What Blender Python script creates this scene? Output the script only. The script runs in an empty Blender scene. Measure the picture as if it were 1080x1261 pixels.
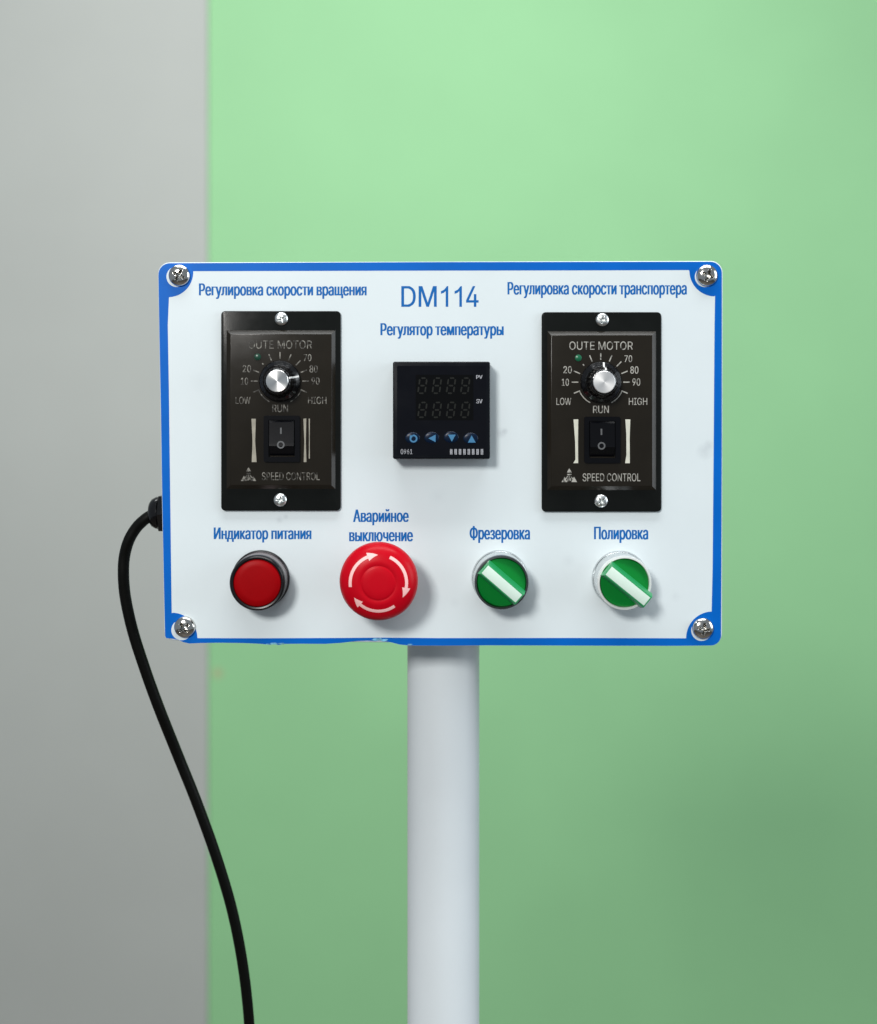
import bpy, bmesh, math, random
from math import pi, sin, cos, tan, radians, sqrt, atan2, hypot
from mathutils import Vector
from mathutils.geometry import tessellate_polygon

random.seed(7)
scene = bpy.context.scene
C = scene.collection

# ------------------------------------------------------------------ camera
D0 = 0.65            # camera to panel, metres
K = 0.0004 / D0      # metres per photo pixel per metre of distance
CX, CY = 520.0, 524.0
CAMZ = 1.45
cam_d = bpy.data.cameras.new('camera')
cam = bpy.data.objects.new('camera', cam_d)
C.objects.link(cam)
cam.location = (0, -D0, CAMZ)
cam.rotation_euler = (radians(90), 0, 0)
cam_d.sensor_fit = 'HORIZONTAL'
cam_d.sensor_width = 36
cam_d.lens = 36 / (1080 * K)
cam_d.shift_x = (540 - CX) / 1080
cam_d.shift_y = -(630.5 - CY) / 1080
cam_d.clip_start = 0.02
cam_d.clip_end = 60
cam_d.dof.use_dof = True
cam_d.dof.focus_distance = D0 - 0.004
cam_d.dof.aperture_fstop = 8.0
scene.camera = cam

# ------------------------------------------------------------------ light
w = bpy.data.worlds.new('World')
scene.world = w
w.use_nodes = True
bg = w.node_tree.nodes['Background']
bg.inputs['Color'].default_value = (0.80, 0.90, 1.0, 1)
bg.inputs['Strength'].default_value = 0.28


def area(name, loc, target, sx, sy, power, col):
    l = bpy.data.lights.new(name, 'AREA')
    l.shape = 'RECTANGLE'
    l.size, l.size_y = sx, sy
    l.energy = power
    l.color = col
    o = bpy.data.objects.new(name, l)
    C.objects.link(o)
    o.location = loc
    o.rotation_euler = (Vector(target) - Vector(loc)).to_track_quat('-Z', 'Y').to_euler()
    return o


area('key_lamp', (-0.70, -1.95, CAMZ + 0.76), (0, 0, CAMZ - 0.05), 0.42, 0.38, 33, (1.0, 0.975, 0.94))
area('window_light', (2.0, -0.55, CAMZ + 0.35), (0, 0.1, CAMZ - 0.1), 0.9, 1.3, 18, (0.88, 0.95, 1.0))
area('ceiling_lamp', (-0.10, 0.60, 3.05), (-0.10, 1.75, 0.9), 2.0, 0.5, 30, (0.98, 1.0, 0.98))
area('ceiling_lamp', (0.10, -0.45, 2.90), (0.10, -0.40, 0), 1.5, 0.35, 21, (0.98, 1.0, 1.0))

scene.view_settings.view_transform = 'Standard'
scene.view_settings.look = 'None'
scene.view_settings.exposure = 0.0
scene.view_settings.gamma = 1.0
scene.render.engine = 'CYCLES'
scene.cycles.max_bounces = 8


# ------------------------------------------------------------------ materials
def lin(c):
    return tuple(((v / 255) / 12.92 if v / 255 <= 0.04045 else ((v / 255 + 0.055) / 1.055) ** 2.4) for v in c)


def mat(name, col, rough=0.5, metal=0.0, spec=0.5, bump=0.0, bscale=300.0, var=0.0, vscale=30.0,
        rvar=0.0, coat=0.0, aniso=0.0):
    m = bpy.data.materials.new(name)
    m.use_nodes = True
    nt = m.node_tree
    b = nt.nodes['Principled BSDF']
    b.inputs['Base Color'].default_value = (*col, 1)
    b.inputs['Roughness'].default_value = rough
    b.inputs['Metallic'].default_value = metal
    b.inputs['Specular IOR Level'].default_value = spec
    if coat:
        b.inputs['Coat Weight'].default_value = coat
        b.inputs['Coat Roughness'].default_value = 0.08
    tc = nt.nodes.new('ShaderNodeTexCoord')
    if var > 0:
        n = nt.nodes.new('ShaderNodeTexNoise')
        n.inputs['Scale'].default_value = vscale
        n.inputs['Detail'].default_value = 5
        nt.links.new(tc.outputs['Object'], n.inputs['Vector'])
        mx = nt.nodes.new('ShaderNodeMix')
        mx.data_type = 'RGBA'
        mr = nt.nodes.new('ShaderNodeMapRange')
        mr.inputs['From Min'].default_value = 0.3
        mr.inputs['From Max'].default_value = 0.7
        nt.links.new(n.outputs['Fac'], mr.inputs['Value'])
        nt.links.new(mr.outputs['Result'], mx.inputs['Factor'])
        mx.inputs['A'].default_value = (*[c * (1 - var) for c in col], 1)
        mx.inputs['B'].default_value = (*[min(1, c * (1 + var)) for c in col], 1)
        nt.links.new(mx.outputs['Result'], b.inputs['Base Color'])
    if rvar > 0:
        n2 = nt.nodes.new('ShaderNodeTexNoise')
        n2.inputs['Scale'].default_value = vscale * 2.3
        n2.inputs['Detail'].default_value = 4
        nt.links.new(tc.outputs['Object'], n2.inputs['Vector'])
        m2 = nt.nodes.new('ShaderNodeMapRange')
        m2.inputs['From Min'].default_value = 0.3
        m2.inputs['From Max'].default_value = 0.7
        m2.inputs['To Min'].default_value = max(0.02, rough - rvar)
        m2.inputs['To Max'].default_value = min(1, rough + rvar)
        nt.links.new(n2.outputs['Fac'], m2.inputs['Value'])
        nt.links.new(m2.outputs['Result'], b.inputs['Roughness'])
    if bump > 0:
        n3 = nt.nodes.new('ShaderNodeTexNoise')
        n3.inputs['Scale'].default_value = bscale
        n3.inputs['Detail'].default_value = 4
        nt.links.new(tc.outputs['Object'], n3.inputs['Vector'])
        bp = nt.nodes.new('ShaderNodeBump')
        bp.inputs['Strength'].default_value = bump
        bp.inputs['Distance'].default_value = 0.0003
        nt.links.new(n3.outputs['Fac'], bp.inputs['Height'])
        nt.links.new(bp.outputs['Normal'], b.inputs['Normal'])
    if aniso:
        b.inputs['Anisotropic'].default_value = aniso
        b.inputs['Anisotropic Rotation'].default_value = 0.25
        t = nt.nodes.new('ShaderNodeTangent')
        t.direction_type = 'RADIAL'
        t.axis = 'Y'
        nt.links.new(t.outputs['Tangent'], b.inputs['Tangent'])
    return m


def worn(name, col, under, lo, hi, scale):
    """printed ink worn through in patches to the dark plastic under it"""
    m = mat(name, col, 0.45)
    nt = m.node_tree
    b = nt.nodes['Principled BSDF']
    tc = nt.nodes['Texture Coordinate']
    n = nt.nodes.new('ShaderNodeTexNoise')
    n.inputs['Scale'].default_value = scale
    n.inputs['Detail'].default_value = 3
    nt.links.new(tc.outputs['Object'], n.inputs['Vector'])
    mr = nt.nodes.new('ShaderNodeMapRange')
    mr.inputs['From Min'].default_value = lo
    mr.inputs['From Max'].default_value = hi
    nt.links.new(n.outputs['Fac'], mr.inputs['Value'])
    mx = nt.nodes.new('ShaderNodeMix')
    mx.data_type = 'RGBA'
    mx.inputs['A'].default_value = (*under, 1)
    mx.inputs['B'].default_value = (*col, 1)
    nt.links.new(mr.outputs['Result'], mx.inputs['Factor'])
    nt.links.new(mx.outputs['Result'], b.inputs['Base Color'])
    return m


M = {}
M['green_wall'] = mat('green_wall_paint', (0.33, 0.675, 0.335), 0.6, bump=0.3, bscale=60, var=0.03, vscale=3.0)
nt = M['green_wall'].node_tree          # a small pinkish scuff where the two paints meet
tc = nt.nodes['Texture Coordinate']
vd = nt.nodes.new('ShaderNodeVectorMath'); vd.operation = 'DISTANCE'
nt.links.new(tc.outputs['Object'], vd.inputs[0])
vd.inputs[1].default_value = ((268 - CX) * K * 2.85, 2.2, CAMZ - (829 - CY) * K * 2.85)
mr = nt.nodes.new('ShaderNodeMapRange')
mr.inputs['From Min'].default_value = 0.018; mr.inputs['From Max'].default_value = 0.002
mr.inputs['To Max'].default_value = 0.45
nt.links.new(vd.outputs['Value'], mr.inputs['Value'])
mx = nt.nodes.new('ShaderNodeMix'); mx.data_type = 'RGBA'
src = nt.nodes['Principled BSDF'].inputs['Base Color'].links[0].from_socket
nt.links.new(mr.outputs['Result'], mx.inputs['Factor'])
nt.links.new(src, mx.inputs['A'])
mx.inputs['B'].default_value = (0.62, 0.36, 0.24, 1)
nt.links.new(mx.outputs['Result'], nt.nodes['Principled BSDF'].inputs['Base Color'])
M['grey_wall'] = mat('grey_wall_paint', (0.50, 0.52, 0.49), 0.6, bump=0.3, bscale=60, var=0.03, vscale=3.0)
M['floor'] = mat('brown_grey_floor', (0.12, 0.10, 0.085), 0.5, bump=0.2, bscale=30, var=0.15, vscale=2.0)
M['housing'] = mat('pale_powder_coat', (0.62, 0.70, 0.74), 0.4, bump=0.2, bscale=900, var=0.03, vscale=60)
M['sheet'] = mat('white_vinyl', (0.70, 0.775, 0.80), 0.42, spec=0.35, bump=0.04, bscale=40, var=0.018, vscale=22, rvar=0.06)
M['blue'] = mat('blue_vinyl_ink', lin((0, 98, 192)), 0.38, spec=0.15, var=0.06, vscale=40)
M['text_blue'] = mat('blue_lettering_ink', lin((14, 100, 174)), 0.45, spec=0.15, var=0.05, vscale=120)
M['paper'] = mat('torn_vinyl_edge', (0.16, 0.42, 0.62), 0.6, var=0.5, vscale=500)
M['flange'] = mat('black_matt_plastic', (0.0070, 0.0080, 0.0075), 0.17, spec=0.12, bump=0.03, bscale=1500, var=0.12, vscale=90, rvar=0.02)
M['raised'] = mat('charcoal_label_plastic', (0.0150, 0.0125, 0.0090), 0.20, spec=0.22, bump=0.03, bscale=1800, var=0.10, vscale=60, rvar=0.02)
M['gloss'] = mat('glossy_black_plastic', (0.003, 0.003, 0.0035), 0.16, spec=0.5, rvar=0.05, vscale=80)
M['rocker'] = mat('rocker_black_plastic', (0.0015, 0.0017, 0.003), 0.25, spec=0.22)
M['print'] = worn('pale_printed_ink', (0.42, 0.41, 0.37), (0.02, 0.02, 0.018), 0.28, 0.50, 700)
M['print_worn'] = worn('worn_printed_ink', (0.24, 0.23, 0.20), (0.015, 0.0135, 0.010), 0.45, 0.62, 620)
M['print_bar'] = mat('cream_printed_bar', (0.68, 0.68, 0.58), 0.45, var=0.08, vscale=200)
M['print_bar_dull'] = mat('dull_cream_bar', (0.34, 0.32, 0.26), 0.45, var=0.2, vscale=200)
M['mark'] = mat('grey_rocker_mark', (0.11, 0.115, 0.12), 0.5)
M['green_led'] = mat('green_pilot_lens', (0.006, 0.12, 0.055), 0.3)
M['green_led_dull'] = mat('dull_green_pilot_lens', (0.008, 0.05, 0.03), 0.3)
M['chrome'] = mat('nickel_plate', (0.66, 0.65, 0.62), 0.14, metal=1, bump=0.05, bscale=900, rvar=0.05, vscale=200)
M['zinc'] = mat('zinc_plate', (0.85, 0.88, 0.87), 0.30, metal=1, bump=0.15, bscale=1200)
M['cap'] = mat('spun_aluminium', (0.86, 0.86, 0.84), 0.30, metal=1, aniso=0.85)
M['cap_bright'] = mat('bright_aluminium', (0.93, 0.93, 0.92), 0.42, metal=1, aniso=0.4)
M['satin'] = mat('satin_aluminium', (0.66, 0.68, 0.68), 0.24, metal=1)
M['bright_rim'] = mat('pale_cast_rim', (0.80, 0.83, 0.82), 0.45, metal=0.35)
M['dark_reflection'] = mat('chrome_dark_reflection', (0.16, 0.17, 0.17), 0.25, metal=1)  # chrome rim with its dark surroundings' reflection put into the base colour
M['white_line'] = mat('white_pointer_paint', (0.75, 0.76, 0.74), 0.4)
M['meter'] = mat('blue_black_plastic', (0.0020, 0.0028, 0.0050), 0.25, spec=0.25, rvar=0.04, vscale=60)
M['meter_face'] = mat('meter_film', (0.0022, 0.0025, 0.0048), 0.16, spec=0.26, rvar=0.05, vscale=50)
M['window'] = mat('smoked_display_window', (0.0018, 0.0018, 0.002), 0.10, spec=0.22)
M['segment'] = mat('unlit_segment', (0.0085, 0.0095, 0.008), 0.4, spec=0.25)
M['key'] = mat('blue_black_key_film', (0.0015, 0.009, 0.028), 0.3, spec=0.2)
M['key_blue'] = mat('light_blue_key_print', (0.045, 0.19, 0.36), 0.4)
M['white_print'] = worn('grey_white_print', (0.36, 0.37, 0.40), (0.08, 0.08, 0.09), 0.25, 0.45, 900)
M['red'] = mat('red_button_plastic', (0.52, 0.001, 0.010), 0.34, spec=0.14, rvar=0.05, vscale=60)
M['red_lens'] = mat('red_lamp_lens', (0.30, 0.0005, 0.0025), 0.42, spec=0.08, var=0.04, vscale=100)
M['pink'] = mat('pale_arrow_ink', (0.98, 0.56, 0.54), 0.5)
M['bezel_black'] = mat('black_lamp_bezel', (0.004, 0.003, 0.004), 0.32, spec=0.4)
M['lamp_base'] = mat('grey_lamp_base', (0.24, 0.19, 0.20), 0.26, metal=0.8)
M['green'] = mat('green_knob_plastic', (0.0012, 0.19, 0.026), 0.32, spec=0.25, rvar=0.04, vscale=60)
M['green_light'] = mat('pale_green_lever_plastic', (0.02, 0.30, 0.10), 0.34, spec=0.4)
M['inlay'] = mat('white_lever_inlay', (0.68, 0.84, 0.74), 0.4, var=0.03, vscale=200)
M['cable'] = mat('black_rubber', (0.0018, 0.0022, 0.0016), 0.5, spec=0.16, bump=0.1, bscale=500)
M['post'] = mat('white_post_paint', (0.72, 0.78, 0.81), 0.35, bump=0.08, bscale=200, var=0.02, vscale=20)

# ------------------------------------------------------------------ geometry helpers
TH = radians(1.5)
cT, sT = cos(TH), sin(TH)


def L0(px, py, h=0.0):
    dx, dz = (px - CX) * K, -(py - CY) * K
    t = (D0 * cT - h) / (cT + sT * dz)
    x, y, z = t * dx, -D0 + t, t * dz
    return x, -sT * y + cT * z


BASE = L0(541, 790)[1]


def L(px, py, h=0.0):
    """place measured on the photograph -> place on the panel face, at height h above it"""
    x, z = L0(px, py, h)
    return x, z - BASE


def S(px, h=0.0):
    return px * 0.0004 * (D0 - h) / D0


def link(name, me, m, parent, smooth=None):
    o = bpy.data.objects.new(name, me)
    C.objects.link(o)
    if m is not None:
        me.materials.append(m)
    if smooth is not None:
        me.polygons.foreach_set('use_smooth', [True] * len(me.polygons))
        me.set_sharp_from_angle(angle=radians(smooth))
    if parent is not None:
        o.parent = parent
    return o


def from_bm(name, bm, m, parent, smooth=None):
    bmesh.ops.recalc_face_normals(bm, faces=bm.faces)
    me = bpy.data.meshes.new(name)
    bm.to_mesh(me)
    bm.free()
    return link(name, me, m, parent, smooth)


def centre_origin(o, x, y, z):
    """move the mesh so that the object origin is at (x,y,z)"""
    for v in o.data.vertices:
        v.co.x -= x
        v.co.y -= y
        v.co.z -= z
    o.location = (x, y, z)
    return o


def add_prism(bm, poly, h0, h1, bev=0.0):
    """poly: list of (x,z) in metres; extruded from h0 to h1 above the face (towards the camera)"""
    vs0 = [bm.verts.new((x, -h0, z)) for x, z in poly]
    vs1 = [bm.verts.new((x, -h1, z)) for x, z in poly]
    n = len(poly)
    bm.faces.new(vs0)
    top = bm.faces.new(vs1)
    for i in range(n):
        bm.faces.new((vs0[i], vs0[(i + 1) % n], vs1[(i + 1) % n], vs1[i]))
    if bev > 0:
        bmesh.ops.recalc_face_normals(bm, faces=bm.faces)
        bmesh.ops.bevel(bm, geom=list(top.edges), offset=bev, segments=3, affect='EDGES', profile=0.5)


def rrect(x0, y0, x1, y1, r, h=0.0, n=6):
    """rounded rectangle given in photo pixels -> local polygon"""
    out = []
    for cx, cy, a0 in ((x1 - r, y0 + r, 0), (x0 + r, y0 + r, 90), (x0 + r, y1 - r, 180), (x1 - r, y1 - r, 270)):
        for i in range(n + 1):
            a = radians(a0 + 90 * i / n)
            out.append(L(cx + r * cos(a), cy - r * sin(a), h))
    return out


def prism_obj(name, poly, h0, h1, m, parent, bev=0.0, smooth=40):
    bm = bmesh.new()
    add_prism(bm, poly, h0, h1, bev)
    return from_bm(name, bm, m, parent, smooth)


def frustum(name, p0, h0, p1, h1, m, parent, bev=0.0):
    bm = bmesh.new()
    a = [bm.verts.new((x, -h0, z)) for x, z in p0]
    b = [bm.verts.new((x, -h1, z)) for x, z in p1]
    n = len(a)
    bm.faces.new(a)
    top = bm.faces.new(b)
    for i in range(n):
        bm.faces.new((a[i], a[(i + 1) % n], b[(i + 1) % n], b[i]))
    bmesh.ops.recalc_face_normals(bm, faces=bm.faces)
    if bev:
        bmesh.ops.bevel(bm, geom=list(top.edges), offset=bev, segments=2, affect='EDGES', profile=0.5)
    return from_bm(name, bm, m, parent, 30)


def lathe(name, prof, cx, cz, m, parent, seg=72, smooth=35, flute=None):
    """prof: (radius, height) in metres; axis = panel normal through (cx, cz)"""
    bm = bmesh.new()
    rings = []
    for k, (r, h) in enumerate(prof):
        if r < 1e-7:
            rings.append([bm.verts.new((0, -h, 0))])
        else:
            ring = []
            for i in range(seg):
                a = 2 * pi * i / seg
                rr = r
                if flute and flute[0] <= k <= flute[1]:
                    rr = r * (1 + flute[3] * cos(flute[2] * a))
                ring.append(bm.verts.new((rr * cos(a), -h, rr * sin(a))))
            rings.append(ring)
    for a, b in zip(rings, rings[1:]):
        for i in range(seg):
            j = (i + 1) % seg
            if len(a) == 1 and len(b) == 1:
                continue
            if len(a) == 1:
                bm.faces.new((a[0], b[j], b[i]))
            elif len(b) == 1:
                bm.faces.new((a[i], a[j], b[0]))
            else:
                bm.faces.new((a[i], a[j], b[j], b[i]))
    o = from_bm(name, bm, m, parent, smooth)
    o.location = (cx, 0, cz)
    return o


def flat(name, loops, h, m, parent, thick=0.00004):
    """thin printed film: outer loop plus holes, a few hundredths of a millimetre thick"""
    bm = bmesh.new()
    add_flat(bm, loops, h, thick)
    return from_bm(name, bm, m, parent)


def add_flat(bm, loops, h, thick=0.00004):
    vs = [[Vector((x, z, 0)) for x, z in lp] for lp in loops]
    tri = tessellate_polygon(vs)
    top = [bm.verts.new((x, -(h + thick), z)) for lp in loops for x, z in lp]
    bot = [bm.verts.new((x, -h, z)) for lp in loops for x, z in lp]
    for t in tri:
        try:
            bm.faces.new([top[i] for i in t])
        except ValueError:
            pass
    k = 0
    for lp in loops:
        n = len(lp)
        for i in range(n):
            j = (i + 1) % n
            bm.faces.new((top[k + i], top[k + j], bot[k + j], bot[k + i]))
        k += n


def circ(px, py, r, h=0.0, n=40):
    return [L(px + r * cos(2 * pi * i / n), py + r * sin(2 * pi * i / n), h) for i in range(n)]


def poly(pts, h=0.0):
    return [L(x, y, h) for x, y in pts]


def seg_poly(x0, y0, x1, y1, wd, h=0.0):
    d = hypot(x1 - x0, y1 - y0)
    nx, ny = -(y1 - y0) / d * wd / 2, (x1 - x0) / d * wd / 2
    return poly([(x0 + nx, y0 + ny), (x1 + nx, y1 + ny), (x1 - nx, y1 - ny), (x0 - nx, y0 - ny)], h)


def arc_poly(cx, cy, r, a0, a1, wd, h=0.0, n=16):
    """angles in degrees, counter-clockwise with y up"""
    o, i_ = [], []
    for k in range(n + 1):
        a = radians(a0 + (a1 - a0) * k / n)
        o.append((cx + (r + wd / 2) * cos(a), cy - (r + wd / 2) * sin(a)))
        i_.append((cx + (r - wd / 2) * cos(a), cy - (r - wd / 2) * sin(a)))
    return poly(o + i_[::-1], h)


try:                                   # the sans-serif that ships inside Blender; built-in font otherwise
    import os
    FONT = bpy.data.fonts.load(os.path.join(bpy.utils.resource_path('LOCAL'), 'datafiles', 'fonts', 'Inter.woff2'))
except Exception:
    FONT = None


_glyphs = {}


def contours(s):
    """outline of a word as closed loops: [(outer, [holes])], in em units"""
    if s in _glyphs:
        return _glyphs[s]
    cu = bpy.data.curves.new('lettering', 'FONT')
    cu.body = s
    if FONT:
        cu.font = FONT
    cu.resolution_u = 5
    cu.fill_mode = 'NONE'
    o = bpy.data.objects.new('lettering', cu)
    me = bpy.data.meshes.new_from_object(o)
    bpy.data.objects.remove(o)
    bpy.data.curves.remove(cu)
    nb = {}
    for e in me.edges:
        a, b = e.vertices
        nb.setdefault(a, []).append(b)
        nb.setdefault(b, []).append(a)
    seen, loops = set(), []
    for v0 in range(len(me.vertices)):
        if v0 in seen or v0 not in nb:
            continue
        lp, cur = [v0], v0
        seen.add(v0)
        step = min(nb[v0], key=lambda q: (abs(q - v0), -q))
        cur = step
        while cur not in seen:
            seen.add(cur)
            lp.append(cur)
            nx = [q for q in nb[cur] if q not in seen]
            if not nx:
                break
            cur = nx[0]
        pts = [(me.vertices[k].co.x, me.vertices[k].co.y) for k in sorted(lp)]
        # vertices of one contour are stored in drawing order
        out = [pts[0]]
        for p in pts[1:]:
            if hypot(p[0] - out[-1][0], p[1] - out[-1][1]) > 1e-5:
                out.append(p)
        if len(out) > 3:
            loops.append(out)
    bpy.data.meshes.remove(me)

    _glyphs[s] = loops
    return loops


def spans(loops, bold, strips):
    """fill the outlines (non-zero winding) with thin trapezoids, strokes widened by bold to each side"""
    ys = [p[1] for l in loops for p in l]
    lo, hi = min(ys), max(ys)
    st = (hi - lo) / strips
    buckets = [[] for _ in range(strips)]
    for l in loops:
        q = [(x, round((y - lo) / st)) for x, y in l]
        for k in range(len(q)):
            (xa, ia), (xb, ib) = q[k], q[(k + 1) % len(q)]
            if ia == ib:
                continue
            d_ = 1 if ib > ia else -1
            a_, b_ = min(ia, ib), max(ia, ib)
            x0_, x1_ = (xa, xb) if ib > ia else (xb, xa)
            for r_ in range(a_, b_):
                u0 = x0_ + (x1_ - x0_) * (r_ - a_) / (b_ - a_)
                u1 = x0_ + (x1_ - x0_) * (r_ + 1 - a_) / (b_ - a_)
                buckets[r_].append((u0, u1, d_))
    out = []
    for r_, bk in enumerate(buckets):
        bk.sort(key=lambda e: e[0] + e[1])
        wnd, start, row = 0, None, []
        for u0, u1, d_ in bk:
            if wnd == 0:
                start = (u0, u1)
            wnd += d_
            if wnd == 0:
                row.append([start[0] - bold, start[1] - bold, u0 + bold, u1 + bold])
        mg = []
        for q in row:
            if mg and q[0] + q[1] <= mg[-1][2] + mg[-1][3]:
                mg[-1][2], mg[-1][3] = max(mg[-1][2], q[2]), max(mg[-1][3], q[3])
            else:
                mg.append(q)
        for q in mg:
            out.append((lo + r_ * st, lo + (r_ + 1) * st, q))
    return out


def text(name, s, x0, x1, ytop, ybase, h, m, parent, bold=0.0, label=None, full=False, runs=None, extra=()):
    """lettering fitted between x0..x1, capital top ytop, baseline ybase (photo pixels)"""
    bm = bmesh.new()
    for s_, a0, a1 in (runs or [(s, x0, x1)]):
        gl_ = contours(s_)
        ys = [p[1] for o_ in (gl_ if full else contours('H')) for p in o_]
        lo, hi = min(ys), max(ys)
        xs = [p[0] for o_ in gl_ for p in o_]
        a, b = min(xs) - bold, max(xs) + bold
        for yb, yt, (u0, u1, u2, u3) in spans(gl_, bold, 44):
            vs = []
            for u, y in ((u0, yb), (u2, yb), (u3, yt), (u1, yt)):
                X, Z = L(a0 + (u - a) / (b - a) * (a1 - a0), ybase + (y - lo) / (hi - lo) * (ytop - ybase), h)
                vs.append(bm.verts.new((X, -h - 0.00003, Z)))
            bm.faces.new(vs)
    for pl in extra:
        add_flat(bm, [poly(pl, h)], h, 0.00003)
    bmesh.ops.remove_doubles(bm, verts=bm.verts, dist=1e-8)
    o = from_bm(name, bm, m, parent)
    if label:
        o['label'] = label
    return o


# ------------------------------------------------------------------ the wall behind
WY = 2.2
seam_x = (257 - CX) * K * (D0 + WY)


def wall(name, x0, x1, y, m):
    bm = bmesh.new()
    bmesh.ops.create_cube(bm, size=1)
    for v in bm.verts:
        v.co = ((x0 + x1) / 2 + v.co.x * (x1 - x0), y + 0.1 + v.co.y * 0.2, 1.6 + v.co.z * 3.2)
    o = from_bm(name, bm, m, None)
    o['kind'] = 'structure'
    return o


wall('green_wall', seam_x, 3.2, WY, M['green_wall'])
wall('grey_wall', -3.2, seam_x - 0.0005, WY - 0.012, M['grey_wall'])
bm = bmesh.new()
bmesh.ops.create_cube(bm, size=1)
for v in bm.verts:
    v.co = (v.co.x * 6.4, (WY - 0.013 - 3.0) / 2 + v.co.y * (WY - 0.013 + 3.0), -0.05 + v.co.z * 0.1)
fo = from_bm('floor', bm, M['floor'], None)
fo['kind'] = 'structure'

# ------------------------------------------------------------------ control box
box = bpy.data.objects.new('control_box', None)
C.objects.link(box)
box.location = (0, -sT * BASE, CAMZ + cT * BASE)
box.rotation_euler = (TH, 0, 0)
box.empty_display_size = 0.05
box['label'] = 'white control box with blue border, dials, meter and a row of round buttons'
box['category'] = 'control panel'

# housing (a folded steel case)
hp = []
for cx, cy, a0, r in ((875.5, 336, 0, 14.8), (209, 337.8, 90, 14.8), (215, 776, 180, 13), (875.5, 780.5, 270, 14)):
    for i in range(9):
        a = radians(a0 + 90 * i / 8)
        hp.append(L(cx + r * cos(a), cy - r * sin(a)))
housing = prism_obj('housing', hp, -0.072, 0.0, M['housing'], box, bev=0.0006)

# printed face sheet and its blue border
ST = 0.00025                             # thickness of the vinyl
nt = M['sheet'].node_tree                # handling marks: a few faint grey rubs on the vinyl
pb = nt.nodes['Principled BSDF']
tc = nt.nodes['Texture Coordinate']
ns_ = nt.nodes.new('ShaderNodeTexNoise'); ns_.inputs['Scale'].default_value = 260; ns_.inputs['Detail'].default_value = 4
nt.links.new(tc.outputs['Object'], ns_.inputs['Vector'])
for sx_, sy_, sr_, am_ in ((617, 533, 0.0032, .30), (622, 531, .0018, .35), (868, 556, .0048, .26), (873, 548, .003, .22), (344, 640, .0022, .2), (352, 636, .0016, .22),
                           (700, 690, .004, .08), (540, 610, .006, .06), (246, 470, .006, .06), (832, 735, .003, .10), (560, 742, .003, .08)):
    X_, Z_ = L(sx_, sy_, ST)
    vd = nt.nodes.new('ShaderNodeVectorMath'); vd.operation = 'DISTANCE'
    nt.links.new(tc.outputs['Object'], vd.inputs[0]); vd.inputs[1].default_value = (X_, -ST, Z_)
    mr = nt.nodes.new('ShaderNodeMapRange')
    mr.inputs['From Min'].default_value = sr_; mr.inputs['From Max'].default_value = 0; mr.inputs['To Max'].default_value = am_ * 2
    nt.links.new(vd.outputs['Value'], mr.inputs['Value'])
    ml = nt.nodes.new('ShaderNodeMath'); ml.operation = 'MULTIPLY'
    nt.links.new(mr.outputs['Result'], ml.inputs[0]); nt.links.new(ns_.outputs['Fac'], ml.inputs[1])
    mx = nt.nodes.new('ShaderNodeMix'); mx.data_type = 'RGBA'
    src = pb.inputs['Base Color'].links[0].from_socket
    nt.links.new(ml.outputs['Value'], mx.inputs['Factor']); nt.links.new(src, mx.inputs['A'])
    mx.inputs['B'].default_value = (0.30, 0.34, 0.38, 1)
    nt.links.new(mx.outputs['Result'], pb.inputs['Base Color'])
outline_px = []
for i in range(9):
    a = radians(90 * i / 8)
    outline_px.append((875 + 14 * cos(a), 336.2 - 14 * sin(a)))
outline_px += [(700, 322.4), (540, 322.6), (380, 323.2)]
for i in range(9):
    a = radians(90 + 90 * i / 8)
    outline_px.append((209 + 14 * cos(a), 338 - 14 * sin(a)))
outline_px += [(196.4, 420), (198, 500), (199.2, 580), (200.6, 660), (202, 730), (203.2, 783), (204.5, 786),
               (213, 786.6), (220, 788.2), (226, 791), (233, 792.6), (246, 792), (270, 791.6), (300, 792), (322, 793),
               (332, 794.2), (338, 793), (343, 794.4), (350, 793), (372, 792.8), (400, 793), (420, 791.8), (438, 789.6),
               (452, 788.9), (462, 789.6), (468, 788.6), (474, 790), (482, 791.2), (492, 793.8), (504, 795), (545, 795.2), (600, 794.8),
               (680, 795), (760, 795.3), (830, 795.4)]
for i in range(9):
    a = radians(270 + 90 * i / 8)
    outline_px.append((875.5 + 12.5 * cos(a), 782.5 - 12.5 * sin(a)))
outline_px += [(888.4, 700), (888.9, 560), (889, 420)]
sheet = flat('face_sheet', [poly(outline_px, ST)], 0.0001, M['sheet'], box, thick=ST - 0.0001)


def corner_arc(cx, cy, r, a0, a1, n=14):
    return [(cx + r * cos(radians(a0 + (a1 - a0) * i / n)), cy - r * sin(radians(a0 + (a1 - a0) * i / n))) for i in range(n + 1)]


inner = [(848.5, 332.6), (700, 333), (540, 333.2), (380, 333.6)]
inner += corner_arc(207, 335, 31, 2, -88)
inner += [(206.6, 400), (208, 480), (209, 560), (210, 640), (211, 720), (211.5, 755)]
inner += corner_arc(212, 785.5, 31, 88, 2)
inner += [(243.2, 785.8), (320, 786), (420, 785.6), (470, 785.2), (540, 785.8), (700, 785.6), (844.5, 786)]
inner += corner_arc(877.5, 785.5, 32.5, 180, 92)
inner += [(877.6, 700), (878.8, 560), (880, 400), (880.6, 364)]
inner += corner_arc(880.5, 333.5, 31.5, -92, -178)
holes = [circ(217.6, 340.7, 12.7, ST), circ(868.2, 341.0, 12.6, ST), circ(864, 776.5, 12.8, ST), circ(223.6, 775.8, 12.7, ST)]
edge = [(x + (0.12 if x < 540 else -0.12), y + (0.12 if y < 560 else -0.12)) for x, y in outline_px]
flat('blue_border', [poly(edge, ST), poly(inner, ST)] + holes, ST, M['blue'], sheet)

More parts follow.
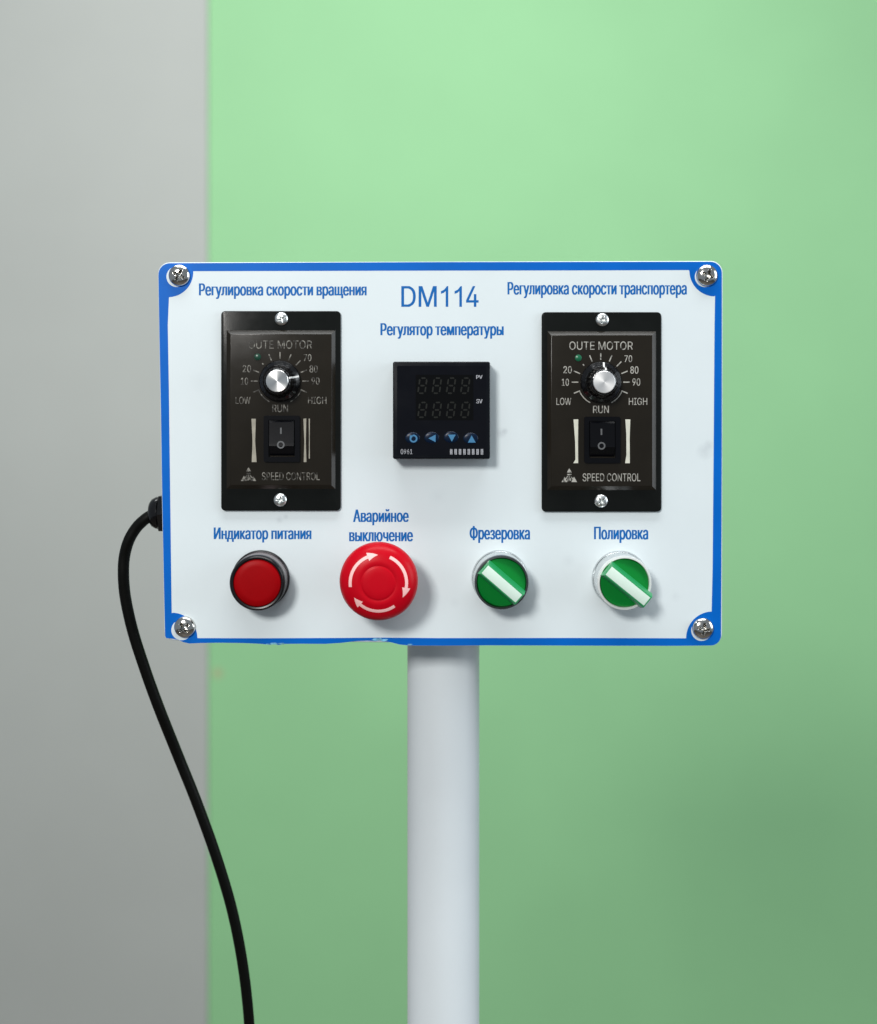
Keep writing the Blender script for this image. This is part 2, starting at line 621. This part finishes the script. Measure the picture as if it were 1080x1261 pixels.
# frayed spots on the lower edge
bm = bmesh.new()
for (x, y, wd, ht) in ((337, 792.4, 7, 1.6), (347, 792.6, 6, 1.2), (464, 787.6, 8, 2.2), (473, 788.3, 7, 2.0), (468, 786.4, 3, 1.2),
                       (505, 793.6, 4, 1.0), (330, 793.2, 3, .8)):
    pts = []
    for i in range(11):
        a = 2 * pi * i / 11
        rr = random.uniform(0.55, 1.0)
        pts.append((x + wd * rr * cos(a), y + ht * rr * sin(a)))
    add_flat(bm, [poly(pts, ST)], ST + 0.00006, 0.0001)
from_bm('torn_edge', bm, M['paper'], sheet)['kind'] = 'stuff'

TH_ = ST + 0.00001
for s, x0, x1, yt, yb, bold, lab in (
        ('Регулировка скорости вращения', 245, 451.5, 349.0, 363.8, 0.034, None),
        ('DM114', 494.3, 589.3, 352.3, 377.8, 0.008, 'large blue lettering reading DM114'),
        ('Регулятор температуры', 468.5, 620.3, 398.0, 412.8, 0.034, None),
        ('Регулировка скорости транспортера', 625, 845.8, 347.3, 362.6, 0.034, None),
        ('Индикатор питания', 263.2, 383.5, 649.5, 664.0, 0.034, None),
        ('Аварийное', 434.8, 503.4, 627.6, 642.6, 0.034, None),
        ('выключение', 430, 508.6, 651.5, 666.5, 0.034, None),
        ('Фрезеровка', 578.3, 652.7, 648.6, 664.2, 0.034, None),
        ('Полировка', 731.5, 798.3, 648.6, 664.2, 0.034, None)):
    text('inscription', s, x0, x1, yt, yb, TH_, M['text_blue'], sheet, bold, lab or 'blue printed words reading ' + s,
         runs=[('DM', 494.2, 537.8), ('4', 574, 589.4)] if lab else None,
         extra=([(q_, 377.8), (q_, 352.3), (q_ - 1.6, 352.3), (q_ - 5.0, 356.6), (q_ - 9.0, 358.6), (q_ - 9.0, 361.8), (q_ - 5.6, 360.6), (q_ - 3.1, 358.4), (q_ - 3.1, 377.8)]
                for q_ in (552.0, 568.8)) if lab else ())


# ------------------------------------------------------------------ screws
def screw_mesh(name, R, H, rot, cross=0.62, wid=0.115, depth=0.55):
    """pan head with a real cross recess, as a height field over a polar grid"""
    bm = bmesh.new()
    nr, ns = 26, 96
    rings = []

    def hh(x, z):
        r = hypot(x, z) / R
        e = min(1, max(0, r))
        hgt = H * (0.25 + 0.75 * (1 - e ** 2.6) ** 0.6) if e < 1 else H * 0.2
        ca, sa = cos(rot), sin(rot)
        u, v = (x * ca + z * sa) / R, (-x * sa + z * ca) / R
        d = min(max(abs(u) - cross, abs(v) - wid * (1.25 - 0.5 * abs(u) / cross)),
                max(abs(v) - cross, abs(u) - wid * (1.25 - 0.5 * abs(v) / cross)))
        t = min(1, max(0, -d / (wid * 0.8)))
        cone = 1 - 0.55 * min(1, r / cross)
        return hgt - H * depth * t * (0.5 + 0.5 * cone)
    rings.append([bm.verts.new((0, -hh(0, 0), 0))])
    for k in range(1, nr + 1):
        r = R * k / nr
        rings.append([bm.verts.new((r * cos(2 * pi * i / ns), -hh(r * cos(2 * pi * i / ns), r * sin(2 * pi * i / ns)),
                                    r * sin(2 * pi * i / ns))) for i in range(ns)])
    rings.append([bm.verts.new((R * cos(2 * pi * i / ns), 0, R * sin(2 * pi * i / ns))) for i in range(ns)])
    for i in range(ns):
        bm.faces.new((rings[0][0], rings[1][i], rings[1][(i + 1) % ns]))
    for a, b in zip(rings[1:], rings[2:]):
        for i in range(ns):
            j = (i + 1) % ns
            bm.faces.new((a[i], b[i], b[j], a[j]))
    bmesh.ops.recalc_face_normals(bm, faces=bm.faces)
    me = bpy.data.meshes.new(name)
    bm.to_mesh(me)
    bm.free()
    me.polygons.foreach_set('use_smooth', [True] * len(me.polygons))
    me.set_sharp_from_angle(angle=radians(50))
    return me


big = screw_mesh('corner_screw', 0.0053, 0.0031, 0, cross=0.56, wid=0.15, depth=1.05)
big.materials.append(M['chrome'])
for px, py, rot in ((220.3, 338.9, 0.5), (871.2, 339.0, 0.35), (866.3, 774.3, 0.15), (227.0, 772.7, 0.9)):
    o = bpy.data.objects.new('corner_screw', big)
    C.objects.link(o)
    o.parent = box
    x, z = L(px, py, 0.002)
    o.location = (x, -ST - 0.00005, z)
    o.rotation_euler = (0, rot, 0)

small = screw_mesh('screw', 0.0033, 0.0017, 0, cross=0.58, wid=0.13, depth=0.9)
small.materials.append(M['zinc'])

# ------------------------------------------------------------------ speed controllers
FT, RT = 0.0020, 0.0038    # flange and raised panel heights above the face


def speed_controller(dx, dy, knob_deg, worn_print, label):
    def q(x, y):
        return x + dx, y + dy
    P = M['print_worn'] if worn_print else M['print']
    x0, y0 = q(667.2, 384.3)
    x1, y1 = q(814.5, 630.2)
    fl = prism_obj('speed_controller', rrect(x0, y0, x1, y1, 5, FT), ST, FT, M['flange'], box, bev=0.0004)
    fl['label'] = label
    a, b = q(673.5, 407.5), q(808.5, 604)
    p0 = poly([(a[0], a[1]), (b[0], a[1]), (b[0], b[1]), (a[0], b[1])], FT)
    i = 5.5
    p1 = poly([(a[0] + i, a[1] + i), (b[0] - i, a[1] + i), (b[0] - i, b[1] - i), (a[0] + i, b[1] - i)], RT)
    frustum('raised_panel', p0, FT - 0.0002, p1, RT, M['raised'], fl, bev=0.0002)
    for sx, sy, rot in ((741.6, 394.0, 0.3 + dx), (740.2, 616.8, 0.9 + dx)):
        o = bpy.data.objects.new('screw', small)
        C.objects.link(o)
        o.parent = fl
        X, Z = L(*q(sx, sy), FT)
        o.location = (X, -FT + 0.00005, Z)
        o.rotation_euler = (0, rot, 0)
    h = RT + 0.00001
    sl = 0.0
    for s, tx0, tx1, ty0, ty1, bold in (
            ('OUTE MOTOR', 701.2, 779.3, 420.6, 430.6, 0.0), ('20', 693.8, 704.2, 451, 459.6, 0.01), ('10', 691.8, 700.6, 466.4, 475, 0.01),
            ('70', 769, 778.5, 437.6, 445.8, 0.01), ('80', 776.2, 786.2, 451.2, 460, 0.01), ('90', 778.7, 788.5, 466, 474.8, 0.01),
            ('LOW', 685.2, 703.4, 490, 498.6, 0.0), ('HIGH', 774.4, 797, 490, 498.6, 0.0), ('RUN', 730.3, 749.8, 499.6, 508.6, 0.01),
            ('SPEED CONTROL', 717.5, 788.6, 583, 592.6, 0.0)):
        text('inscription', s, tx0 + dx, tx1 + dx, ty0 + dy, ty1 + dy, h, P, fl, bold)
    # scale ticks and arcs
    cx, cy = q(739.8, 470.6)
    bm = bmesh.new()
    for k in range(11):
        t = radians(-112.5 + 22.5 * k)
        r0, r1 = (27.6, 35.8)
        if k == 3:
            r0, r1 = 29.0, 31.2
        sn, cs = sin(t), -cos(t)
        add_flat(bm, [seg_poly(cx + r0 * sn, cy + r0 * cs, cx + r1 * sn, cy + r1 * cs, 1.35, h)], h, 0.00003)
    for sg in (-1, 1):
        a0 = -90 + sg * 67.5
        a1 = -90 + sg * 27
        lp = arc_poly(cx, cy, 28.4, a0, a1, 1.2, h)
        add_flat(bm, [lp], h + 0.000004, 0.00003)
    from_bm('dial_scale', bm, P, fl)
    # pilot light dot beside the 30 mark
    gx, gy = q(712.2, 440.8)
    X, Z = L(gx, gy, RT)
    lathe('pilot_light', [(0.0, RT - 0.001), (0.0017, RT - 0.0001), (0.0016, RT + 0.0003), (0.0010, RT + 0.0006), (0, RT + 0.0007)],
          X, Z, M['green_led_dull' if worn_print else 'green_led'], fl, 24)
    # bars beside the switch
    bars = [[(706.3, 516.5), (712.1, 516.3), (711.8, 545), (712, 570.3), (706, 570.4), (708.6, 566), (708.3, 545)],
            [(770.1, 516.4), (776.2, 516.5), (775.4, 540), (775.6, 570.4), (769.8, 570.4), (771.4, 560), (771.3, 535)]]
    if worn_print:
        bars = [[(704.6, 517), (710, 517), (709.2, 545), (711, 570.3), (705, 570.3), (706, 545)],
                [(768.6, 517), (772.2, 516.6), (771.6, 545), (772.4, 570.3), (769, 570.3), (769.8, 545)],
                [(775.2, 516.8), (776.6, 516.8), (776.4, 545), (776.6, 566), (775.2, 566), (775.5, 545)]]
    for bp_ in bars:
        flat('white_bar', [poly([q(*p) for p in bp_], h)], h, M['print_bar_dull' if worn_print else 'print_bar'], fl, 0.00003)
    # emblem: three small triangles round a Y
    bm = bmesh.new()
    for tri in ([(701, 576.6), (698, 582), (704.2, 582)], [(691.6, 593.6), (695.4, 587), (698.6, 593.6)], [(710.6, 593.6), (706.8, 587), (703.6, 593.6)],
                [(698.2, 583.6), (704, 583.6), (703.2, 585.2), (699, 585.2)]):
        add_flat(bm, [poly([q(*p) for p in tri], h)], h, 0.00003)
    for s_ in ((701, 585.8, 701, 592.8), (699.2, 586.2, 696.9, 589.8), (702.8, 586.2, 705.4, 589.8), (699.4, 588.5, 699.2, 593), (702.6, 588.5, 702.8, 592)):
        add_flat(bm, [seg_poly(s_[0] + dx, s_[1] + dy, s_[2] + dx, s_[3] + dy, 1.1, h)], h + 0.000004, 0.00003)
    from_bm('emblem', bm, P, fl)
    # rocker switch
    fx0, fy0 = q(719.6, 513.2)
    fx1, fy1 = q(764.0, 570.0)
    ht = RT + 0.0016
    o_ = rrect(fx0, fy0, fx1, fy1, 2, ht, 3)
    i_ = rrect(fx0 + 6, fy0 + 5, fx1 - 6, fy1 - 6, 1, ht, 3)
    bm = bmesh.new()
    add_flat(bm, [o_, i_[::-1]], RT - 0.0001, 0.0017)
    from_bm('switch_frame', bm, M['rocker'], fl)
    rx0, rx1 = fx0 + 7, fx1 - 7
    ry0, ry1 = fy0 + 6, fy1 - 7
    ym = ry0 + 0.62 * (ry1 - ry0)
    bm = bmesh.new()
    prof = [(ry0, RT + 0.0018), (ry0 + 2, RT + 0.0023), (ym, RT + 0.0030), (ym + 4, RT + 0.0032), (ry1 - 1, RT + 0.0004), (ry1, RT - 0.0002)]
    vl = [bm.verts.new((L(rx0, y, 0.006)[0], -hh_, L(rx0, y, 0.006)[1])) for y, hh_ in prof]
    vr = [bm.verts.new((L(rx1, y, 0.006)[0], -hh_, L(rx1, y, 0.006)[1])) for y, hh_ in prof]
    bl = [bm.verts.new((v.co.x, -FT, v.co.z)) for v in vl]
    br = [bm.verts.new((v.co.x, -FT, v.co.z)) for v in vr]
    for k in range(len(prof) - 1):
        bm.faces.new((vl[k], vr[k], vr[k + 1], vl[k + 1]))
        bm.faces.new((bl[k], bl[k + 1], vl[k + 1], vl[k]))
        bm.faces.new((br[k], vr[k], vr[k + 1], br[k + 1]))
    bm.faces.new((bl[0], vl[0], vr[0], br[0]))
    bm.faces.new((bl[-1], br[-1], vr[-1], vl[-1]))
    from_bm('rocker', bm, M['rocker'], fl, 20)
    # marks on the rocker
    mk = RT + 0.0031
    bx_, by_ = q(740.8, 532)
    flat('rocker_mark', [seg_poly(bx_, by_ - 4, bx_, by_ + 4, 2.0, mk)], mk - 0.0010, M['mark'], fl, 0.0006)
    ox_, oy_ = q(740.8, 549)
    flat('rocker_mark', [circ(ox_, oy_, 4.7, mk), circ(ox_, oy_, 2.9, mk)[::-1]], mk, M['mark'], fl, 0.00012)
    # knob
    KX, KZ = L(cx, cy, 0.004)
    mm = 0.001
    prof = [(9.4 * mm, RT + 0.2 * mm), (10.0 * mm, RT + 0.5 * mm), (10.1 * mm, RT + 1.4 * mm), (9.6 * mm, RT + 2.1 * mm), (8.3 * mm, RT + 3.0 * mm),
            (7.4 * mm, RT + 4.2 * mm), (7.0 * mm, RT + 5.6 * mm), (6.6 * mm, RT + 11.0 * mm), (6.2 * mm, RT + 12.0 * mm), (5.6 * mm, RT + 12.4 * mm), (0, RT + 12.4 * mm)]
    lathe('knob', prof, KX, KZ, M['gloss'], fl, 120, 50, flute=(5, 8, 20, 0.018))
    lathe('knob_cap', [(5.35 * mm, RT + 12.2 * mm), (5.35 * mm, RT + 12.9 * mm), (5.1 * mm, RT + 13.15 * mm), (2.5 * mm, RT + 13.19 * mm), (0, RT + 13.22 * mm)], KX, KZ,
          M['cap' if worn_print else 'cap_bright'], fl, 72, 30)
    # pointer: a painted rib running down the knob side and out over the skirt
    bm = bmesh.new()
    t = radians(knob_deg)
    ux, uz = sin(t), cos(t)
    nx, nz = uz, -ux
    path = [(5.7, 12.5), (6.55, 12.1), (6.95, 10.8), (7.3, 5.6), (7.8, 4.2), (8.7, 3.1), (9.7, 2.2)]
    wd = 0.00042
    pv = []
    for r, hq in path:
        pv.append([bm.verts.new((ux * r * mm + nx * s_ * wd, -(RT + hq * mm + e_ * mm), uz * r * mm + nz * s_ * wd)) for s_, e_ in ((-1, .12), (1, .12), (1, -.3), (-1, -.3))])
    for a_, b_ in zip(pv, pv[1:]):
        for k in range(4):
            bm.faces.new((a_[k], a_[(k + 1) % 4], b_[(k + 1) % 4], b_[k]))
    bm.faces.new(pv[0]); bm.faces.new(pv[-1][::-1])
    po = from_bm('pointer_line', bm, M['white_line'], fl)
    po.location = (KX, 0, KZ)
    return fl


speed_controller(-395.0, -1.3, 76, True, 'left speed control unit with worn lettering, its knob turned towards 80')
speed_controller(0, 0, 7, False, 'right speed control unit with crisp lettering, its knob pointing almost straight up')

# ------------------------------------------------------------------ temperature controller
MH = 0.0125
tcx = prism_obj('temperature_controller', rrect(483.8, 445.3, 603.6, 565.4, 2.5, MH), ST, MH, M['meter'], box, bev=0.0007)
tcx['label'] = 'square black temperature meter with unlit digits and four blue keys'
prism_obj('front_film', rrect(489, 450.5, 598.5, 560.5, 1.5, MH), MH - 0.0002, MH + 0.00012, M['meter_face'], tcx)
fh = MH + 0.00013
flat('display_window', [rrect(512, 461.5, 583, 517.5, 1, fh)], fh, M['window'], tcx)
sh = fh + 0.00006


def digit(x, y, wq, hq, sl):
    """seven separate bars of an unlit digit"""
    bm = bmesh.new()
    g, tk = 0.5, 1.9
    seg_ = [(0, 0, 1, 0), (0, .5, 1, .5), (0, 1, 1, 1), (0, 0, 0, .5), (1, 0, 1, .5), (0, .5, 0, 1), (1, .5, 1, 1)]
    for a, b, c, d in seg_:
        X0, Y0, X1, Y1 = x + a * wq, y + b * hq, x + c * wq, y + d * hq
        if b == d:
            X0 += g + .9; X1 -= g + .9
        else:
            Y0 += g + .6; Y1 -= g + .6
        X0 += sl * (1 - (Y0 - y) / hq); X1 += sl * (1 - (Y1 - y) / hq)
        dd = hypot(X1 - X0, Y1 - Y0)
        tx, ty = (X1 - X0) / dd, (Y1 - Y0) / dd
        e = tk / 2
        pts = [(X0, Y0), (X0 + tx * e - ty * e, Y0 + ty * e + tx * e), (X1 - tx * e - ty * e, Y1 - ty * e + tx * e), (X1, Y1),
               (X1 - tx * e + ty * e, Y1 - ty * e - tx * e), (X0 + tx * e + ty * e, Y0 + ty * e - tx * e)]
        add_flat(bm, [poly(pts, sh)], sh, 0.00003)
    return from_bm('digit', bm, M['segment'], tcx)


for ry, hq in ((465.6, 18.6), (495.6, 18.2)):
    for k, rx in enumerate((514.6, 532.4, 549.8, 567.4)):
        digit(rx, ry, 8.6, hq, 2.6)
text('inscription', 'PV', 586.4, 594.2, 462, 466.6, sh, M['white_print'], tcx, 0.03)
text('inscription', 'SV', 586.4, 594.2, 491.6, 496.6, sh, M['white_print'], tcx, 0.03)
text('inscription', '0961', 493.4, 507.8, 553, 559.2, sh, M['white_print'], tcx, 0.01)
text('inscription', '数显智能温控仪表', 554.2, 595, 553, 559.8, sh, M['white_print'], tcx, 0.008, full=True)
for k, (kx, ky) in enumerate(((508.6, 539.8), (532.2, 539.4), (556.2, 538.8), (580.2, 540.4))):
    X, Z = L(kx - 0.6, ky - 0.4, MH)
    pr = [(0.0037, MH), (0.0035, MH + 0.0002), (0.0030, MH + 0.0004), (0.0016, MH + 0.00052), (0, MH + 0.00056)]
    ko = lathe('push_key', pr, X, Z, M['key'], tcx, 40, 60)
    ko.scale = (1.0, 1, 0.78)
    hk = MH + 0.0006
    if k == 0:
        lp = arc_poly(kx + .6, ky + .3, 3.9, -230, 100, 2.0, hk, 26)
        bm = bmesh.new()
        add_flat(bm, [lp], hk, 0.00003)
        add_flat(bm, [poly([(kx - 4.4, ky - 3.6), (kx + 0.6, ky - 3.8), (kx - 2.6, ky + 1.0)], hk)], hk + 0.000005, 0.00003)
        from_bm('key_symbol', bm, M['key_blue'], tcx)
    else:
        tri = {1: [(-4.6, .4), (4.2, -4.2), (4.2, 5)], 2: [(-4.6, -3.6), (5, -3.6), (.2, 5)], 3: [(0.6, -4.4), (-4, 4.6), (5.6, 4.6)]}[k]
        flat('key_symbol', [poly([(kx + a, ky + b) for a, b in tri], hk)], hk, M['key_blue'], tcx, 0.00003)

# ------------------------------------------------------------------ indicator lamp
mm = 0.001
IH = 0.0150
X, Z = L(316.7, 718.3, IH)
lamp = lathe('indicator_lamp', [(14.3 * mm, ST), (14.3 * mm, 1.6 * mm), (13.9 * mm, 2.2 * mm), (13.5 * mm, 2.4 * mm)], X, Z, M['bezel_black'], box, 90)
lamp['label'] = 'round dark red pilot lamp in a black bezel'
lathe('bezel_collar', [(13.6 * mm, 2.0 * mm), (13.6 * mm, 3.0 * mm), (13.15 * mm, 9.5 * mm), (13.1 * mm, 11.0 * mm)], 0, 0, M['lamp_base'], lamp, 90)
lathe('bezel_ring', [(13.0 * mm, 10.8 * mm), (13.5 * mm, 11.0 * mm), (13.5 * mm, 13.8 * mm), (13.1 * mm, 14.8 * mm), (12.4 * mm, 15.2 * mm), (11.7 * mm, 15.0 * mm), (11.5 * mm, 14.2 * mm), (11.5 * mm, 11 * mm)],
      0, 0, M['bezel_black'], lamp, 90, 45)
lathe('lens', [(11.5 * mm, 12 * mm), (11.5 * mm, 14.4 * mm), (10.9 * mm, 14.9 * mm), (8 * mm, 15.15 * mm), (0, 15.3 * mm)], 0, 0, M['red_lens'], lamp, 90, 60)

# ------------------------------------------------------------------ emergency stop
EX, EZ = L(466.3, 716.4, 0.024)
est = lathe('emergency_stop_button', [(15 * mm, ST), (15 * mm, 3 * mm), (13.6 * mm, 4 * mm), (11.5 * mm, 5 * mm), (11.5 * mm, 15 * mm)], EX, EZ, M['satin'], box, 72)
est['label'] = 'red mushroom emergency stop button with three curved arrows'
dome = [(10.5, 12.5), (11, 14.5), (16.5, 18.6), (18.4, 19.8), (18.75, 21.0), (18.72, 22.4), (18.3, 24.0), (17.3, 25.7), (15.6, 27.2), (13.2, 28.3), (10.6, 28.95), (8.7, 29.15), (8.35, 29.0),
        (8.0, 29.0), (7.65, 29.25), (7.2, 29.4), (4, 29.5), (0, 29.55)]
lathe('mushroom_head', [(a * mm, b * mm) for a, b in dome], 0, 0, M['red'], est, 120, 40)


def dome_h(r):
    pts = [p for p in dome if p[1] > 20.9]
    for (r1, h1), (r0, h0) in zip(pts, pts[1:]):
        if r0 <= r <= r1 and r1 > r0:
            return h1 + (h0 - h1) * (r1 - r) / (r1 - r0)
    return 29.5


def arrow(a0, a1, at):
    """curved arrow lying on the dome, tail at a0, shaft end a1, tip at (degrees, y up)"""
    bm = bmesh.new()
    R0, wv = 13.35, 0.72
    rows = []
    n = 18
    for i in range(n + 1):
        rows.append((a0 + (a1 - a0) * i / n, wv))
    m_ = 6
    for i in range(m_ + 1):
        rows.append((a1 + (at - a1) * i / m_, 1.95 * (1 - i / m_) + 0.02))
    vs = []
    for a, wd in rows:
        a_ = radians(a)
        vs.append([bm.verts.new((r * cos(a_) * mm, -(dome_h(r) + 0.07) * mm, r * sin(a_) * mm))
                   for r in [R0 + wd * k / 2 for k in (-2, -1, 0, 1, 2)]])
    for a, b in zip(vs, vs[1:]):
        for k in range(4):
            bm.faces.new((a[k], a[k + 1], b[k + 1], b[k]))
    return from_bm('arrow', bm, M['pink'], est, 60)


arrow(188, 112, 91)
arrow(66, -10, -31)
arrow(-55, -130, -149)


# ------------------------------------------------------------------ selector switches
def selector(fx, fy, deg, back, front, dark, label):
    GH = 0.0165
    X, Z = L(fx, fy, GH)
    rim = M['dark_reflection'] if dark else M['bright_rim']
    base = lathe('selector_switch', [(13.9 * mm, ST), (13.9 * mm, 1.4 * mm), (13.5 * mm, 2.2 * mm), (13.0 * mm, 2.6 * mm)], X, Z, M['satin'], box, 90)
    base['label'] = label
    lathe('bezel_collar', [(13.3 * mm, 2.0 * mm), (13.2 * mm, 3.2 * mm), (12.75 * mm, 13.0 * mm)], 0, 0, M['satin'], base, 90)
    lathe('bezel_ring', [(12.6 * mm, 12.8 * mm), (13.05 * mm, 13.0 * mm), (13.05 * mm, 15.9 * mm), (12.9 * mm, 16.2 * mm), (12.1 * mm, 16.3 * mm), (11.9 * mm, 16.1 * mm), (11.85 * mm, 13.5 * mm)],
          0, 0, rim, base, 90, 45)
    dl = lathe('dial', [(11.8 * mm, 13 * mm), (11.8 * mm, 15.9 * mm), (11.5 * mm, 16.3 * mm)] + [(r_ * mm, 16.4 * mm) for r_ in (10.5, 9, 7.5, 6, 4.5, 3, 1.5, 0)], 0, 0, M['green'], base, 90, 8)
    a = radians(deg)
    ux, uz = cos(a), sin(a)
    nx, nz = -uz, ux
    for v in dl.data.vertices:                     # the dial falls away to both sides of the lever
        if -v.co.y > 15.5 * mm:
            v.co.y += 0.28 * abs(v.co.x * nx + v.co.z * nz) - 1.0 * mm

    def R_(u0, u1, hw):
        return [(ux * u + nx * v, uz * u + nz * v) for u, v in ((u0, -hw), (u1, -hw), (u1, hw), (u0, hw))]
    frustum('lever', R_(-back, front, 4.5 * mm), 15.9 * mm, R_(-back + 0.3 * mm, front - 0.2 * mm, 3.15 * mm), 22.0 * mm, M['green_light'], base, bev=0.0004)
    prism_obj('lever_inlay', R_(-back + 0.7 * mm, front - 0.9 * mm, 2.45 * mm), 21.6 * mm, 22.12 * mm, M['inlay'], base, bev=0.0001)
    return base


selector(617.7, 717.6, -41, 11.7 * mm, 11.4 * mm, True, 'left green rotary switch in a dark-reflecting chrome rim, below the word Фрезеровка')
selector(769.3, 718.3, -39, 11.6 * mm, 13.6 * mm, False, 'right green rotary switch in a silver rim, lever poking past its edge')

# ------------------------------------------------------------------ cable gland on the left side
GD = -0.012
gx, gz = L(199, 631.5, GD)
sgl = (D0 - GD) / D0 * 0.0004
hx0 = L(198.5, 631, 0)[0]
prof = [(9.9, 0.3), (9.9, -2.4), (8.8, -3.0), (8.2, -3.2), (8.0, -4.6), (6.9, -6.6), (5.2, -7.8), (3.4, -8.1), (2.95, -8.0)]
bm = bmesh.new()
rings = []
for i, (r, dxx) in enumerate(prof):
    ns = 48
    ring = []
    for k in range(ns):
        a = 2 * pi * k / ns
        rr = r
        if i < 3:
            rr = r * (cos(pi / 6) / cos((a % (pi / 3)) - pi / 6)) * 1.02
        ring.append(bm.verts.new((dxx * mm, rr * cos(a) * mm, rr * sin(a) * mm)))
    rings.append(ring)
for a, b in zip(rings, rings[1:]):
    for i in range(48):
        bm.faces.new((a[i], a[(i + 1) % 48], b[(i + 1) % 48], b[i]))
gl = from_bm('cable_gland', bm, M['gloss'], box, 35)
gl.location = (hx0 - 0.0003, -GD, gz)
gl['label'] = 'black domed cable gland on the left side of the box'


# ------------------------------------------------------------------ power cable
def W(px, py, y):
    d = D0 + y
    return Vector(((px - CX) * K * d, y, CAMZ - (py - CY) * K * d))


def catmull(pts, n=8):
    out = []
    P_ = [pts[0] * 2 - pts[1]] + pts + [pts[-1] * 2 - pts[-2]]
    for i in range(1, len(P_) - 2):
        p0, p1, p2, p3 = P_[i - 1:i + 3]
        for k in range(n):
            t = k / n
            out.append(0.5 * ((2 * p1) + (p2 - p0) * t + (2 * p0 - 5 * p1 + 4 * p2 - p3) * t * t + (3 * p1 - p0 - 3 * p2 + p3) * t ** 3))
    out.append(pts[-1])
    return out


def tube(bm, pts, r, ns=20):
    rings = []
    up = Vector((0, 1, 0))
    for i, p in enumerate(pts):
        t = (pts[min(i + 1, len(pts) - 1)] - pts[max(i - 1, 0)]).normalized()
        a = t.cross(up).normalized()
        b = t.cross(a).normalized()
        rings.append([bm.verts.new(p + (a * cos(2 * pi * k / ns) + b * sin(2 * pi * k / ns)) * r) for k in range(ns)])
    for a, b in zip(rings, rings[1:]):
        for k in range(ns):
            bm.faces.new((a[k], a[(k + 1) % ns], b[(k + 1) % ns], b[k]))
    bm.faces.new(rings[0])
    bm.faces.new(rings[-1][::-1])


cp = [(197, 631.8, .012), (188, 633.8, .012), (178, 640, .0125), (167.5, 650.5, .014), (158.5, 666, .015), (153.3, 685, .017), (152, 705, .018), (153.6, 730, .020),
      (158.6, 757, .022), (165.5, 784, .024), (174.5, 812, .026), (185.5, 844, .029), (199, 880, .033), (219, 930, .042), (243, 990, .046), (268, 1060, .05),
      (288, 1130, .055), (302, 1210, .06), (309, 1300, .065), (310, 1420, .07), (309, 1700, .07), (309, 2300, .075)]
bm = bmesh.new()
tube(bm, catmull([W(*p) for p in cp]), 0.00285)
cab = from_bm('power_cable', bm, M['cable'], None, 60)
cab['label'] = 'thick black power cable looping out of the left side and hanging down'
cab['category'] = 'cable'

# ------------------------------------------------------------------ support post
PY = 0.052
pc = W(546, 800, PY)
r = 44.3 * K * (D0 + PY)
zt = W(546, 792, PY - 0.02).z
bm = bmesh.new()
ns = 64
rg = []
for z_, rr in ((0.0, r), (zt - 0.001, r), (zt, r - 0.001)):
    rg.append([bm.verts.new((rr * cos(2 * pi * k / ns), rr * sin(2 * pi * k / ns), z_)) for k in range(ns)])
for a, b in zip(rg, rg[1:]):
    for k in range(ns):
        bm.faces.new((a[k], a[(k + 1) % ns], b[(k + 1) % ns], b[k]))
bm.faces.new(rg[0]); bm.faces.new(rg[-1])
post = from_bm('support_post', bm, M['post'], None, 40)
post.location = (pc.x, PY, 0)
post['label'] = 'round white post standing under the control box'
post['category'] = 'post'
